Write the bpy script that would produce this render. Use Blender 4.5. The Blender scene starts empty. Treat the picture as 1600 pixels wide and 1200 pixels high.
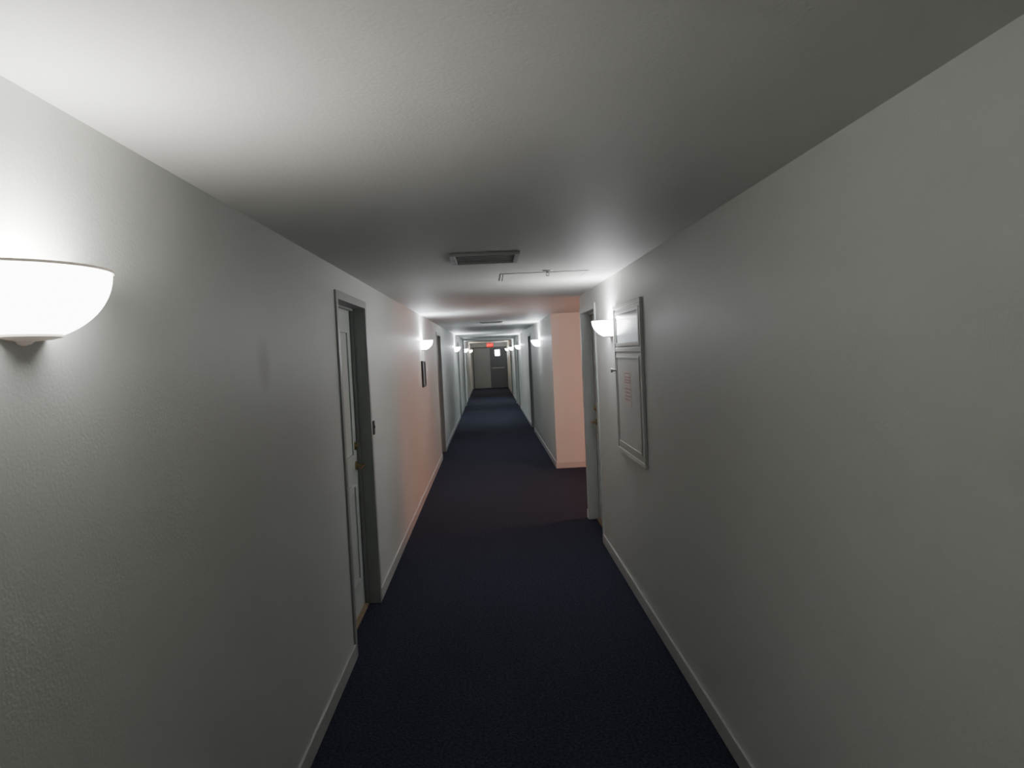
import bpy, bmesh, math
from mathutils import Vector, Matrix
C = bpy.context.scene.collection
XL, XR, ZC = -0.866, 0.964, 2.30
YN, YE = -4.0, 36.0
AL0, AL1, ALX = 7.26, 10.4, 3.9     # lobby alcove
T = 0.15

# ---------------------------------------------------------------- materials
def new_mat(name):
    m = bpy.data.materials.new(name); m.use_nodes = True
    n = m.node_tree.nodes; l = m.node_tree.links
    return m, n, l, n['Principled BSDF']
def simple(name, col, rough=0.5, metal=0.0, em=None, es=0.0, var=0.06, scale=8):
    m, n, l, b = new_mat(name)
    tc = n.new('ShaderNodeTexCoord'); no = n.new('ShaderNodeTexNoise')
    no.inputs['Scale'].default_value = scale; no.inputs['Detail'].default_value = 4
    l.new(tc.outputs['Object'], no.inputs['Vector'])
    mx = n.new('ShaderNodeMix'); mx.data_type = 'RGBA'
    mx.inputs[6].default_value = (*[c*(1-var) for c in col], 1)
    mx.inputs[7].default_value = (*[min(1, c*(1+var)) for c in col], 1)
    l.new(no.outputs['Fac'], mx.inputs[0]); l.new(mx.outputs[2], b.inputs['Base Color'])
    b.inputs['Roughness'].default_value = rough; b.inputs['Metallic'].default_value = metal
    if em:
        b.inputs['Emission Color'].default_value = (*em, 1); b.inputs['Emission Strength'].default_value = es
    return m
def paint(name, col, rough, bump, scale, stain=False):
    m, n, l, b = new_mat(name)
    g = n.new('ShaderNodeNewGeometry')
    big = n.new('ShaderNodeTexNoise'); big.inputs['Scale'].default_value = 1.3; big.inputs['Detail'].default_value = 3
    l.new(g.outputs['Position'], big.inputs['Vector'])
    mx = n.new('ShaderNodeMix'); mx.data_type = 'RGBA'
    mx.inputs[6].default_value = (*[c*0.97 for c in col], 1); mx.inputs[7].default_value = (*[c*1.02 for c in col], 1)
    l.new(big.outputs['Fac'], mx.inputs[0]); out = mx.outputs[2]
    if stain:   # faint scuff on the paint
        mp = n.new('ShaderNodeMapping'); mp.vector_type = 'POINT'
        mp.inputs['Location'].default_value = (0.866*4, -2.75*9, -1.75*7)
        mp.inputs['Scale'].default_value = (4, 9, 7)
        l.new(g.outputs['Position'], mp.inputs['Vector'])
        ln = n.new('ShaderNodeVectorMath'); ln.operation = 'LENGTH'; l.new(mp.outputs[0], ln.inputs[0])
        mr = n.new('ShaderNodeMapRange'); mr.interpolation_type = 'SMOOTHSTEP'
        mr.inputs[1].default_value = 0.1; mr.inputs[2].default_value = 1.0
        mr.inputs[3].default_value = 0.0; mr.inputs[4].default_value = 1.0
        l.new(ln.outputs['Value'], mr.inputs[0])
        m2 = n.new('ShaderNodeMix'); m2.data_type = 'RGBA'; l.new(mr.outputs[0], m2.inputs[0])
        l.new(out, m2.inputs[7]); m2.inputs[6].default_value = (.50, .50, .48, 1); out = m2.outputs[2]
    l.new(out, b.inputs['Base Color'])
    no = n.new('ShaderNodeTexNoise'); no.inputs['Scale'].default_value = scale; no.inputs['Detail'].default_value = 3
    l.new(g.outputs['Position'], no.inputs['Vector'])
    bp = n.new('ShaderNodeBump'); bp.inputs['Strength'].default_value = bump; bp.inputs['Distance'].default_value = 0.003
    l.new(no.outputs['Fac'], bp.inputs['Height']); l.new(bp.outputs[0], b.inputs['Normal'])
    b.inputs['Roughness'].default_value = rough
    b.inputs['Specular IOR Level'].default_value = .35
    return m
M_wall = paint('wall_paint', (.61, .62, .592), .5, .2, 120, stain=True)
M_ceil = paint('ceiling_paint', (.65, .65, .62), .65, .25, 100)
M_base = simple('baseboard_paint', (.50, .505, .49), .5)
M_frame = simple('frame_paint', (.33, .345, .335), .4)
M_leaf = simple('door_paint', (.54, .57, .54), .4)
M_frame_w = simple('pale_frame_paint', (.54, .57, .55), .4)
M_brass = simple('brass', (.50, .38, .20), .3, 1.0)
M_steel = simple('brushed_metal', (.4, .38, .36), .35, 1.0)
M_rim = simple('pale_band_added_glow', (.85, .78, .70), .4, 0, em=(1, .85, .7), es=.12)  # slight emission paints in bowl light falling on the band and cap
M_dark = simple('dark_plastic', (.02, .02, .022), .5)
M_bell = simple('doorbell_plastic', (.07, .07, .068), .5)
M_cavity = simple('vent_cavity_grey', (.02, .02, .02), .7)
M_glass = simple('lit_frosted_glass', (.8, .8, .78), .4, em=(1, .99, .97), es=12, var=.02)
M_glass_f = simple('bright_frosted_glass', (.8, .8, .8), .4, em=(.94, .97, 1), es=34, var=.02)
M_glass_w = simple('lit_frosted_glass_warm', (.8, .75, .6), .4, em=(1, .88, .66), es=24, var=.02)
M_bulb = simple('lit_bulb', (.9, .9, .9), .4, em=(1, .97, .92), es=20)
M_white = simple('white_enamel', (.64, .64, .615), .7)
M_cab = simple('cabinet_enamel', (.56, .56, .535), .6)
M_cabpane = simple('cabinet_pane', (.30, .31, .31), .15)
M_label = simple('label_paper', (.62, .54, .53), .6)
M_red = simple('red_print', (.48, .24, .24), .6)
M_threshold = simple('threshold_wood', (.30, .22, .14), .4, var=.3, scale=30)
M_vent = simple('vent_paint', (.40, .40, .39), .5)
M_enddoor = simple('end_door_paint', (.14, .155, .17), .45)
M_endpanel = simple('end_panel_paint', (.37, .39, .40), .45)
M_lit = simple('lit_window_glass', (.8, .8, .9), .2, em=(.85, .87, 1), es=26)
M_exit = simple('exit_red_letters', (.8, .02, .02), .4, em=(1, .0, .0), es=4)
M_exitface = simple('exit_face', (.20, .01, .01), .4, em=(1, .0, .0), es=.4)
M_art = simple('framed_print', (.12, .13, .14), .3, var=.4, scale=14)

def carpet():
    m, n, l, b = new_mat('navy_carpet')
    g = n.new('ShaderNodeNewGeometry')
    a = n.new('ShaderNodeTexNoise'); a.inputs['Scale'].default_value = 70; a.inputs['Detail'].default_value = 7; a.inputs['Roughness'].default_value = .85
    l.new(g.outputs['Position'], a.inputs['Vector'])
    r = n.new('ShaderNodeValToRGB')
    r.color_ramp.elements[0].position = .38; r.color_ramp.elements[0].color = (.010, .011, .021, 1)
    r.color_ramp.elements[1].position = .68; r.color_ramp.elements[1].color = (.068, .072, .112, 1)
    l.new(a.outputs['Fac'], r.inputs[0]); l.new(r.outputs[0], b.inputs['Base Color'])
    v = n.new('ShaderNodeTexNoise'); v.inputs['Scale'].default_value = 180
    l.new(g.outputs['Position'], v.inputs['Vector'])
    bp = n.new('ShaderNodeBump'); bp.inputs['Strength'].default_value = .7; bp.inputs['Distance'].default_value = .007
    l.new(v.outputs['Fac'], bp.inputs['Height']); l.new(bp.outputs[0], b.inputs['Normal'])
    b.inputs['Roughness'].default_value = .95; b.inputs['Specular IOR Level'].default_value = .1
    return m
M_carpet = carpet()

# ---------------------------------------------------------------- helpers
def add_box(bm, x0, x1, y0, y1, z0, z1):
    vs = [bm.verts.new((x, y, z)) for x in (x0, x1) for y in (y0, y1) for z in (z0, z1)]
    for f in ((0,1,3,2),(4,6,7,5),(0,4,5,1),(2,3,7,6),(0,2,6,4),(1,5,7,3)):
        bm.faces.new([vs[i] for i in f])
def finish(bm, name, mat, parent=None, bevel=0, loc=(0,0,0), smooth=False):
    bmesh.ops.recalc_face_normals(bm, faces=bm.faces[:])
    me = bpy.data.meshes.new(name); bm.to_mesh(me); bm.free()
    me.materials.append(mat)
    if smooth:
        for p in me.polygons: p.use_smooth = True
    o = bpy.data.objects.new(name, me); C.objects.link(o); o.location = loc
    if parent: o.parent = parent
    if bevel:
        b = o.modifiers.new('bevel', 'BEVEL'); b.width = bevel; b.segments = 2; b.limit_method = 'ANGLE'
    return o
def boxes(name, lst, mat, parent=None, bevel=0, loc=(0,0,0)):
    bm = bmesh.new()
    for b in lst: add_box(bm, *b)
    return finish(bm, name, mat, parent, bevel, loc)
def structure(o, label=None, cat=None):
    o['kind'] = 'structure'
    if label: o['label'] = label
    if cat: o['category'] = cat
    return o
def empty(name, loc, rot=0, label=None, cat=None):
    e = bpy.data.objects.new(name, None); e.empty_display_size = .1
    e.location = loc; e.rotation_euler = (0, 0, rot); C.objects.link(e)
    if label: e['label'] = label
    if cat: e['category'] = cat
    return e
def cyl(bm, p0, p1, r0, r1=None, seg=24):
    p0, p1 = Vector(p0), Vector(p1); d = p1-p0
    if r1 is None: r1 = r0
    M = Matrix.Translation((p0+p1)/2) @ d.to_track_quat('Z', 'Y').to_matrix().to_4x4()
    bmesh.ops.create_cone(bm, cap_ends=True, segments=seg, radius1=r0, radius2=r1, depth=d.length, matrix=M)
def clone(src, name=None):
    """copy a thing and its parts"""
    def cp(o, par):
        c = o.copy(); C.objects.link(c); c.parent = par
        for ch in o.children: cp(ch, c)
        return c
    return cp(src, None)

# ---------------------------------------------------------------- shell
OW, OH, CW = .445, 2.11, .05     # half opening, height, casing
doorsL = [4.575, 12.4, 20.2, 27.5]
doorsR = [6.71, 15.9, 22.6, 29.5]
def segs(y0, y1, doors, half):
    s = []; y = y0
    for d in doors:
        if y0 < d < y1:
            s.append((y, d-half)); y = d+half
    s.append((y, y1)); return s
def wall(name, x0, x1, y0, y1, doors, label):
    L = [(x0, x1, a, b, 0, ZC) for a, b in segs(y0, y1, doors, OW+.03)]
    L += [(x0, x1, d-OW-.03, d+OW+.03, OH+.03, ZC) for d in doors if y0 < d < y1]
    return structure(boxes(name, L, M_wall), label, 'wall')
wall('wall_left', XL-T, XL, YN, YE, doorsL, 'off-white orange-peel painted corridor wall')
wall('wall_right', XR, XR+T, YN, AL0, doorsR, 'off-white painted corridor wall holding the cabinet')
wall('wall_right_beyond', XR-.02, XR+T, AL1, YE, doorsR, 'off-white painted corridor wall beyond the lobby opening')
structure(boxes('wall_alcove_near', [(XR+T, ALX, AL0-T, AL0, 0, ZC)], M_wall), 'painted wall of the side lobby', 'wall')
structure(boxes('wall_alcove_far', [(XR+T, ALX, AL1, AL1+T, 0, ZC)], M_wall), 'painted lobby wall washed by salmon light', 'wall')
structure(boxes('wall_alcove_side', [(ALX, ALX+T, AL0-T, AL1+T, 0, ZC)], M_wall), 'painted end wall of the side lobby', 'wall')
structure(boxes('wall_end', [(XL-T, XR+T, YE, YE+T, 0, ZC)], M_wall), 'painted wall closing the corridor', 'wall')
structure(boxes('wall_back', [(XL-T, XR+T, YN-T, YN, 0, ZC)], M_wall), 'painted wall closing the corridor', 'wall')
structure(boxes('floor', [(XL-T, ALX+T, YN-T, YE+T, -.1, 0)], M_carpet), 'dark navy cut-pile corridor carpet', 'floor')
structure(boxes('ceiling', [(XL-T, ALX+T, YN-T, YE+T, ZC, ZC+.1)], M_ceil), 'white textured painted ceiling', 'ceiling')
BH, BT = .09, .014
def baseb(name, L): structure(boxes(name, L, M_base, bevel=.004), 'pale painted baseboard', 'baseboard')
baseb('baseboard_left', [(XL, XL+BT, a, b, 0, BH) for a, b in segs(YN, YE, doorsL, OW+CW)])
baseb('baseboard_right', [(XR-BT, XR, a, b, 0, BH) for a, b in segs(YN, AL0, doorsR, OW+CW)])
baseb('baseboard_right_beyond', [(XR-.02-BT, XR-.02, a, b, 0, BH) for a, b in segs(AL1-BT, YE, doorsR, OW+CW)])
baseb('baseboard_alcove', [(XR-.02, ALX, AL1-BT, AL1, 0, BH)])
baseb('baseboard_alcove_side', [(ALX-BT, ALX, AL0, AL1-BT, 0, BH)])
structure(boxes('glare_trim_1', [(XL, XL+.05, 24.2, 24.32, 0, ZC), (XR-.07, XR-.02, 24.2, 24.32, 0, ZC), (XL+.05, XR-.07, 24.2, 24.32, ZC-.07, ZC)], M_frame_w, bevel=.005),  # added frame, its pale edges stand for bright glare outlines down the corridor
          'thin pale casing added to trace the wall glare', 'trim')

# ---------------------------------------------------------------- doors (local +x goes into the wall)
def molding(x, y0, y1, z0, z1, w=.022, h=.010):
    return [(x-h, x, y0, y1, z0, z0+w), (x-h, x, y0, y1, z1-w, z1),
            (x-h, x, y0, y0+w, z0+w, z1-w), (x-h, x, y1-w, y1, z0+w, z1-w)]
def door(n, x, y, rot, hs, fm, lm, label, detail=True):
    e = structure(empty('door_%d' % n, (x, y, 0), rot, label, 'door'))
    boxes('door_frame', [(-.012, .0, -OW-CW, -OW, 0, OH+CW), (-.012, .0, OW, OW+CW, 0, OH+CW), (-.012, 0, -OW, OW, OH, OH+CW),
           (0, .149, -OW-.03, -OW, 0, OH+.03), (0, .149, OW, OW+.03, 0, OH+.03), (0, .149, -OW, OW, OH, OH+.03),
           (.075, .098, -OW, -OW+.014, 0, OH), (.075, .098, OW-.014, OW, 0, OH), (.075, .098, -OW+.014, OW-.014, OH-.014, OH)], fm, e, .002)
    w = OW-.004
    L = [(.100, .145, -w, w, .012, OH-.004)]
    for z0, z1 in ((.22, .90), (1.08, 1.96)):
        L += molding(.100, -w+.14, w-.14, z0, z1)
        L += [(.095, .100, -w+.20, w-.20, z0+.06, z1-.06)]
    boxes('door_leaf', L, lm, e, .002)
    boxes('threshold', [(.07, .149, -OW, OW, 0, .011)], M_threshold, e)
    hy = hs*(w-.07)
    bm = bmesh.new()
    cyl(bm, (.100, hy, 1.01), (.090, hy, 1.01), .031)
    cyl(bm, (.090, hy, 1.01), (.048, hy, 1.01), .011)
    cyl(bm, (.048, hy+hs*.012, 1.01), (.050, hy-hs*.10, 1.006), .010, .007)
    finish(bm, 'door_handle', M_brass, e, smooth=False)['label'] = 'brass lever handle'
    bm = bmesh.new()
    cyl(bm, (.100, hy, 1.15), (.086, hy, 1.15), .029, .024)
    cyl(bm, (.086, hy, 1.15), (.076, hy, 1.15), .014)
    finish(bm, 'deadbolt', M_brass, e)['label'] = 'round brass deadbolt'
    return e
k = 1
for i, y in enumerate(doorsL):
    door(k, XL, y, math.pi, -1, M_frame, M_leaf if i == 0 else M_frame,
         'grey-green panelled door with brass lever in steel frame'); k += 1
for i, y in enumerate(doorsR):
    door(k, XR if i == 0 else XR-.02, y, 0, 1, M_frame_w if i == 0 else M_frame, M_frame_w if i == 0 else M_frame,
         'pale grey panelled door recessed beside the lobby opening' if i == 0 else 'grey panelled corridor door in painted frame'); k += 1
e = structure(empty('door_%d' % k, (0, YE, 0), 0, 'grey fire doors with a small lit window', 'door'))
boxes('door_frame', [(-.80, -.75, -.03, 0, 0, 2.1), (.88, .93, -.03, 0, 0, 2.1), (-.75, .88, -.03, 0, 2.05, 2.1)], M_enddoor, e, .003)
boxes('door_leaf', [(-.745, .06, -.025, -.001, .01, 2.045)]+[(-.62, -.07, -.032, -.025, .2, .9), (-.62, -.07, -.032, -.025, 1.08, 1.9)], M_endpanel, e, .003)
boxes('door_leaf', [(.07, .875, -.025, -.001, .01, 2.045)]+[(.30, .62, -.034, -.025, 1.60, 1.64), (.30, .62, -.034, -.025, 1.94, 1.98), (.30, .34, -.034, -.025, 1.64, 1.94), (.58, .62, -.034, -.025, 1.64, 1.94)], M_enddoor, e, .002)
boxes('door_window', [(.34, .58, -.030, -.0255, 1.64, 1.94)], M_lit, e)
boxes('push_bar', [(.14, .80, -.075, -.055, 1.0, 1.05), (.16, .20, -.056, -.025, 1.0, 1.05), (.74, .78, -.056, -.025, 1.0, 1.05)], M_steel, e, .004)

# ---------------------------------------------------------------- sconce: local +x away from wall, z=0 at rim
A, P, D = .170, .150, .120
def half_profile(prof, nseg=40, cap=False):
    bm = bmesh.new(); rows = []
    for r, z, da in prof:
        rows.append([bm.verts.new(((P*r+da)*math.cos(t), (A*r+da)*math.sin(t), z))
                     for t in [(-math.pi/2 + math.pi*i/nseg) for i in range(nseg+1)]])
    for a, b in zip(rows, rows[1:]):
        for i in range(nseg): bm.faces.new((a[i], a[i+1], b[i+1], b[i]))
    if cap:
        bm.faces.new(rows[-1]); bm.faces.new(rows[0])
    return bm
PHI = math.radians(66)
def sconce(loc, rot, label, glass=M_glass):
    e = empty('wall_sconce', loc, rot, label, 'wall lamp')
    prof = [(math.cos(PHI*i/16), -D*math.sin(PHI*i/16)/math.sin(PHI), 0) for i in range(17)]
    o = finish(half_profile(prof), 'lamp_shade', glass, e, smooth=True); o['label'] = 'glowing frosted glass half bowl'
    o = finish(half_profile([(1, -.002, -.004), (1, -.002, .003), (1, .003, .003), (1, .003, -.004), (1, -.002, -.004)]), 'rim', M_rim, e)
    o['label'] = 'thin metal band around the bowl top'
    r = math.cos(PHI)
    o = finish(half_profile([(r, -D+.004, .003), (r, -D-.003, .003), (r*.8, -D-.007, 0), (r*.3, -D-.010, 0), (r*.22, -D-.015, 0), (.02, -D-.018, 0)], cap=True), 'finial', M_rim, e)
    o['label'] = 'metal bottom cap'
    boxes('back_plate', [(0.0005, .006, -.055, .055, -.10, -.012)], M_steel, e, .002)
    bm = bmesh.new(); bmesh.ops.create_uvsphere(bm, u_segments=16, v_segments=10, radius=.022, matrix=Matrix.Translation((.06, 0, -.065)))
    cyl(bm, (.06, 0, -.08), (.06, 0, -.11), .013)
    finish(bm, 'bulb', M_bulb, e, smooth=True)
    return e
def lamp(parent, power, col, loc=(.052, 0, -.004), r=.036):
    d = bpy.data.lights.new('bulb_light', 'POINT'); d.energy = power; d.color = col; d.shadow_soft_size = r
    o = bpy.data.objects.new('bulb_light', d); C.objects.link(o); o.location = loc; o.parent = parent
    return o
ZS = 1.965
PW = 13
near = sconce((XL, 1.345, 1.943), 0, 'lit frosted half-bowl wall sconce with metal rim')
near['group'] = 'corridor wall sconces'
lamp(near, PW, (1, .985, .94))
cool = (.84, .92, 1)
warm = (1, .95, .86)
places = [('R', 5.45, 'lit half-bowl wall sconce beside the metal cabinet', (.97, .98, 1), 1.9),
          ('L', 9.25, 'lit half-bowl wall sconce above the framed sign', cool, 2.2),
          ('Rb', 12.9, 'lit half-bowl wall sconce past the lobby opening', cool, 3.5),
          ('L', 18.4, 'small lit half-bowl wall sconce along the corridor', cool, 6),
          ('Rb', 20.9, 'small lit half-bowl wall sconce along the corridor', cool, 6),
          ('L', 25.6, 'small lit half-bowl wall sconce along the corridor', cool, 4),
          ('Rb', 27.0, 'small lit half-bowl wall sconce along the corridor', cool, 4),
          ('L', 32.5, 'warm lit half-bowl wall sconce near the corridor end', warm, 1.6),
          ('Rb', 33.2, 'warm lit half-bowl wall sconce near the corridor end', warm, 1.6)]
for s, y, lab, col, pw in places:
    c = clone(near)
    c.location = ({'L': XL, 'R': XR, 'Rb': XR-.02}[s], y, ZS); c.rotation_euler = (0, 0, 0 if s == 'L' else math.pi)
    c['label'] = lab
    for ch in c.children:
        if ch.type == 'LIGHT':
            ch.data = ch.data.copy(); ch.data.color = col; ch.data.energy = PW*pw
        if ch.name.startswith('lamp_shade') and y > 5:
            ch.data = ch.data.copy(); ch.data.materials[0] = M_glass_w if col == warm else M_glass_f
# sconce behind the viewer
c = clone(near); c.location = (XR, -1.3, ZS); c.rotation_euler = (0, 0, math.pi)
for ch in c.children:
    if ch.type == 'LIGHT': ch.data = ch.data.copy(); ch.data.energy = 8

# salmon lobby light
d = bpy.data.lights.new('lobby_light', 'POINT'); d.energy = 90; d.color = (1, .46, .33); d.shadow_soft_size = .5
o = bpy.data.objects.new('lobby_light', d); C.objects.link(o); o.location = (3.0, 8.05, 1.70)

# ---------------------------------------------------------------- ceiling vents
def vent(x0, x1, y0, y1, label):
    cx, cy = (x0+x1)/2, (y0+y1)/2; w, h = (x1-x0)/2, (y1-y0)/2
    e = empty('ceiling_vent', (cx, cy, ZC), 0, label, 'air vent')
    e['group'] = 'ceiling air vents'
    b = .028
    boxes('vent_frame', [(-w, w, -h, -h+b, -.014, 0), (-w, w, h-b, h, -.014, 0), (-w, -w+b, -h+b, h-b, -.014, 0), (w-b, w, -h+b, h-b, -.014, 0)], M_vent, e, .003)
    boxes('vent_cavity', [(-w+b, w-b, -h+b, h-b, -.002, -.0005)], M_cavity, e)
    bm = bmesh.new(); n = 6
    for i in range(n):
        y = -h+b+(i+.5)*(2*h-2*b)/n
        add_box(bm, -w+b, w-b, y-.009, y+.009, -.008, -.006)
    finish(bm, 'louvers', M_vent, e)
vent(-.185, .20, 3.85, 4.24, 'grey metal louvered air vent in the ceiling')
vent(-.12, .27, 12.1, 12.5, 'small louvered ceiling vent farther down the corridor')

# ceiling access hatch
e = empty('access_hatch', (.42, 5.15, ZC), 0, 'white painted ceiling access hatch with dark gap', 'access panel')
boxes('hatch_frame', [(-.31, .31, -.25, -.235, -.004, 0), (-.31, .31, .235, .25, -.004, 0), (-.31, -.295, -.235, .235, -.004, 0), (.295, .31, -.235, .235, -.004, 0)], M_ceil, e, .002)
boxes('hatch_gap', [(-.295, .295, -.235, .235, -.0015, -.0003)], M_dark, e)
boxes('hatch_panel', [(-.289, .293, -.233, .2335, -.004, -.0016)], M_ceil, e, .001)
# sprinkler
e = empty('sprinkler_head', (.43, 4.82, ZC), 0, 'small chrome sprinkler head by the ceiling hatch', 'sprinkler')
bm = bmesh.new(); cyl(bm, (0, 0, 0), (0, 0, -.006), .034, .028); finish(bm, 'escutcheon', M_white, e)
bm = bmesh.new(); cyl(bm, (0, 0, -.006), (0, 0, -.018), .009)
for s in (-1, 1): cyl(bm, (s*.007, 0, -.016), (s*.011, 0, -.027), .0025, seg=8); cyl(bm, (s*.011, 0, -.027), (0, 0, -.037), .0025, seg=8)
cyl(bm, (0, 0, -.036), (0, 0, -.039), .014); finish(bm, 'sprinkler_body', M_steel, e)

# ---------------------------------------------------------------- wall cabinet (local +x out of wall after rotation)
CY, CZ = 4.80, .985
e = empty('utility_cabinet', (XR, CY, CZ), math.pi, 'pale enamel wall utility cabinet with upper pane and lower door', 'utility cabinet')
W, H = .465, 1.075
boxes('cabinet_body', [(0, .010, -W+.02, W-.02, .02, H-.02)] , M_cab, e)
boxes('cabinet_frame', [(0, .020, -W, W, 0, .03), (0, .020, -W, W, H-.03, H), (0, .020, -W, -W+.03, .03, H-.03), (0, .020, W-.03, W, .03, H-.03),
                        (0, .018, -W+.03, W-.03, .735, .765)], M_white, e, .004)
p = boxes('upper_pane', [(.010, .014, -W+.09, W-.09, .80, H-.07)], M_cabpane, e); p['label'] = 'dark glossy pane'
boxes('pane_molding', [(.010, .018, -W+.06, W-.06, .775, .80), (.010, .018, -W+.06, W-.06, H-.07, H-.05), (.010, .018, -W+.06, -W+.09, .80, H-.07), (.010, .018, W-.09, W-.06, .80, H-.07)], M_cab, e, .002)
dr = boxes('cabinet_door', [(.010, .016, -W+.05, W-.05, .045, .72)]+[(.016, .021, -W+.075, W-.075, .07, .085), (.016, .021, -W+.075, W-.075, .69, .705), (.016, .021, -W+.075, -W+.09, .085, .69), (.016, .021, W-.09, W-.075, .085, .69)], M_cab, e, .002)
bm = bmesh.new(); cyl(bm, (.014, -W+.03, .60), (.048, -W+.03, .60), .008); cyl(bm, (.044, -W+.03, .60), (.056, -W+.03, .60), .017)
finish(bm, 'knob', M_steel, e)
def ring(x0, x1, y0, y1, z0, z1, w):
    return [(x0, x1, y0, y1, z0, z0+w), (x0, x1, y0, y1, z1-w, z1), (x0, x1, y0, y0+w, z0+w, z1-w), (x0, x1, y1-w, y1, z0+w, z1-w)]
lb = boxes('warning_label', [(.0162, .0172, -.12, .10, .36, .60)], M_label, e)
L = ring(.0172, .0177, -.11, .09, .52, .59, .006)
for zz in (.535, .555): L += [(.0172, .0177, -.09+i*.03, -.09+i*.03+.020, zz, zz+.010) for i in range(6)]
for j, zz in enumerate((.40, .425, .45, .475)): L += [(.0172, .0177, -.105+i*.033, -.105+i*.033+.024, zz, zz+.009) for i in range(5+(j % 2))]
boxes('label_print', L, M_red, e)

# ---------------------------------------------------------------- doorbell plate
e = empty('doorbell', (XL, 5.17, 1.20), 0, 'small dark doorbell plate on the wall by the door', 'doorbell')
boxes('plate', [(-.002, .008, -.03, .03, 0, .10)], M_bell, e, .002)
bm = bmesh.new(); cyl(bm, (.008, 0, .055), (.013, 0, .055), .010); finish(bm, 'button', M_dark, e)
# framed sign
e = empty('framed_sign', (XL, 9.25, 1.36), 0, 'small dark framed sign under the wall sconce', 'sign')
boxes('sign_frame', [(0, .022, -.2, .2, 0, .025), (0, .022, -.2, .2, .315, .34), (0, .022, -.2, -.175, .025, .315), (0, .022, .175, .2, .025, .315)], M_dark, e, .002)
boxes('sign_print', [(0, .010, -.175, .175, .025, .315)], M_art, e)
# ---------------------------------------------------------------- exit sign
e = empty('exit_sign', (.10, 34.0, ZC), 0, 'red illuminated exit sign hung from the ceiling', 'exit sign')
boxes('sign_housing', [(-.16, .16, 0, .04, -.23, -.03), (-.03, .03, .01, .03, -.03, 0)], M_exitface, e, .004)
cu = bpy.data.curves.new('txt', 'FONT'); cu.body = 'EXIT'; cu.size = .155; cu.align_x = 'CENTER'; cu.align_y = 'CENTER'; cu.extrude = .002; cu.offset = .003
t = bpy.data.objects.new('txt', cu); C.objects.link(t)
dg = bpy.context.evaluated_depsgraph_get()
me = bpy.data.meshes.new_from_object(t.evaluated_get(dg)); bpy.data.objects.remove(t)
me.materials.clear(); me.materials.append(M_exit)
o = bpy.data.objects.new('exit_lettering', me); C.objects.link(o); o.parent = e
o.location = (0, -.004, -.13); o.rotation_euler = (math.pi/2, 0, 0)

# ---------------------------------------------------------------- world, camera
w = bpy.data.worlds.new('World'); bpy.context.scene.world = w; w.use_nodes = True
w.node_tree.nodes['Background'].inputs[0].default_value = (.02, .02, .025, 1)
F = 1100.0
cam = bpy.data.cameras.new('Camera'); cam.sensor_width = 36; cam.lens = F/1600*36; cam.clip_start = .02
co = bpy.data.objects.new('Camera', cam); C.objects.link(co)
yw = Vector((-37, 47, -F)).normalized(); r = math.radians(2.75)
u = Vector((-math.sin(r), math.cos(r), 0)); zw = (u - u.dot(yw)*yw).normalized(); xw = yw.cross(zw)
M = Matrix((xw, yw, zw))
co.matrix_world = Matrix.Translation((0, 0, 1.75)) @ M.to_4x4()
bpy.context.scene.camera = co
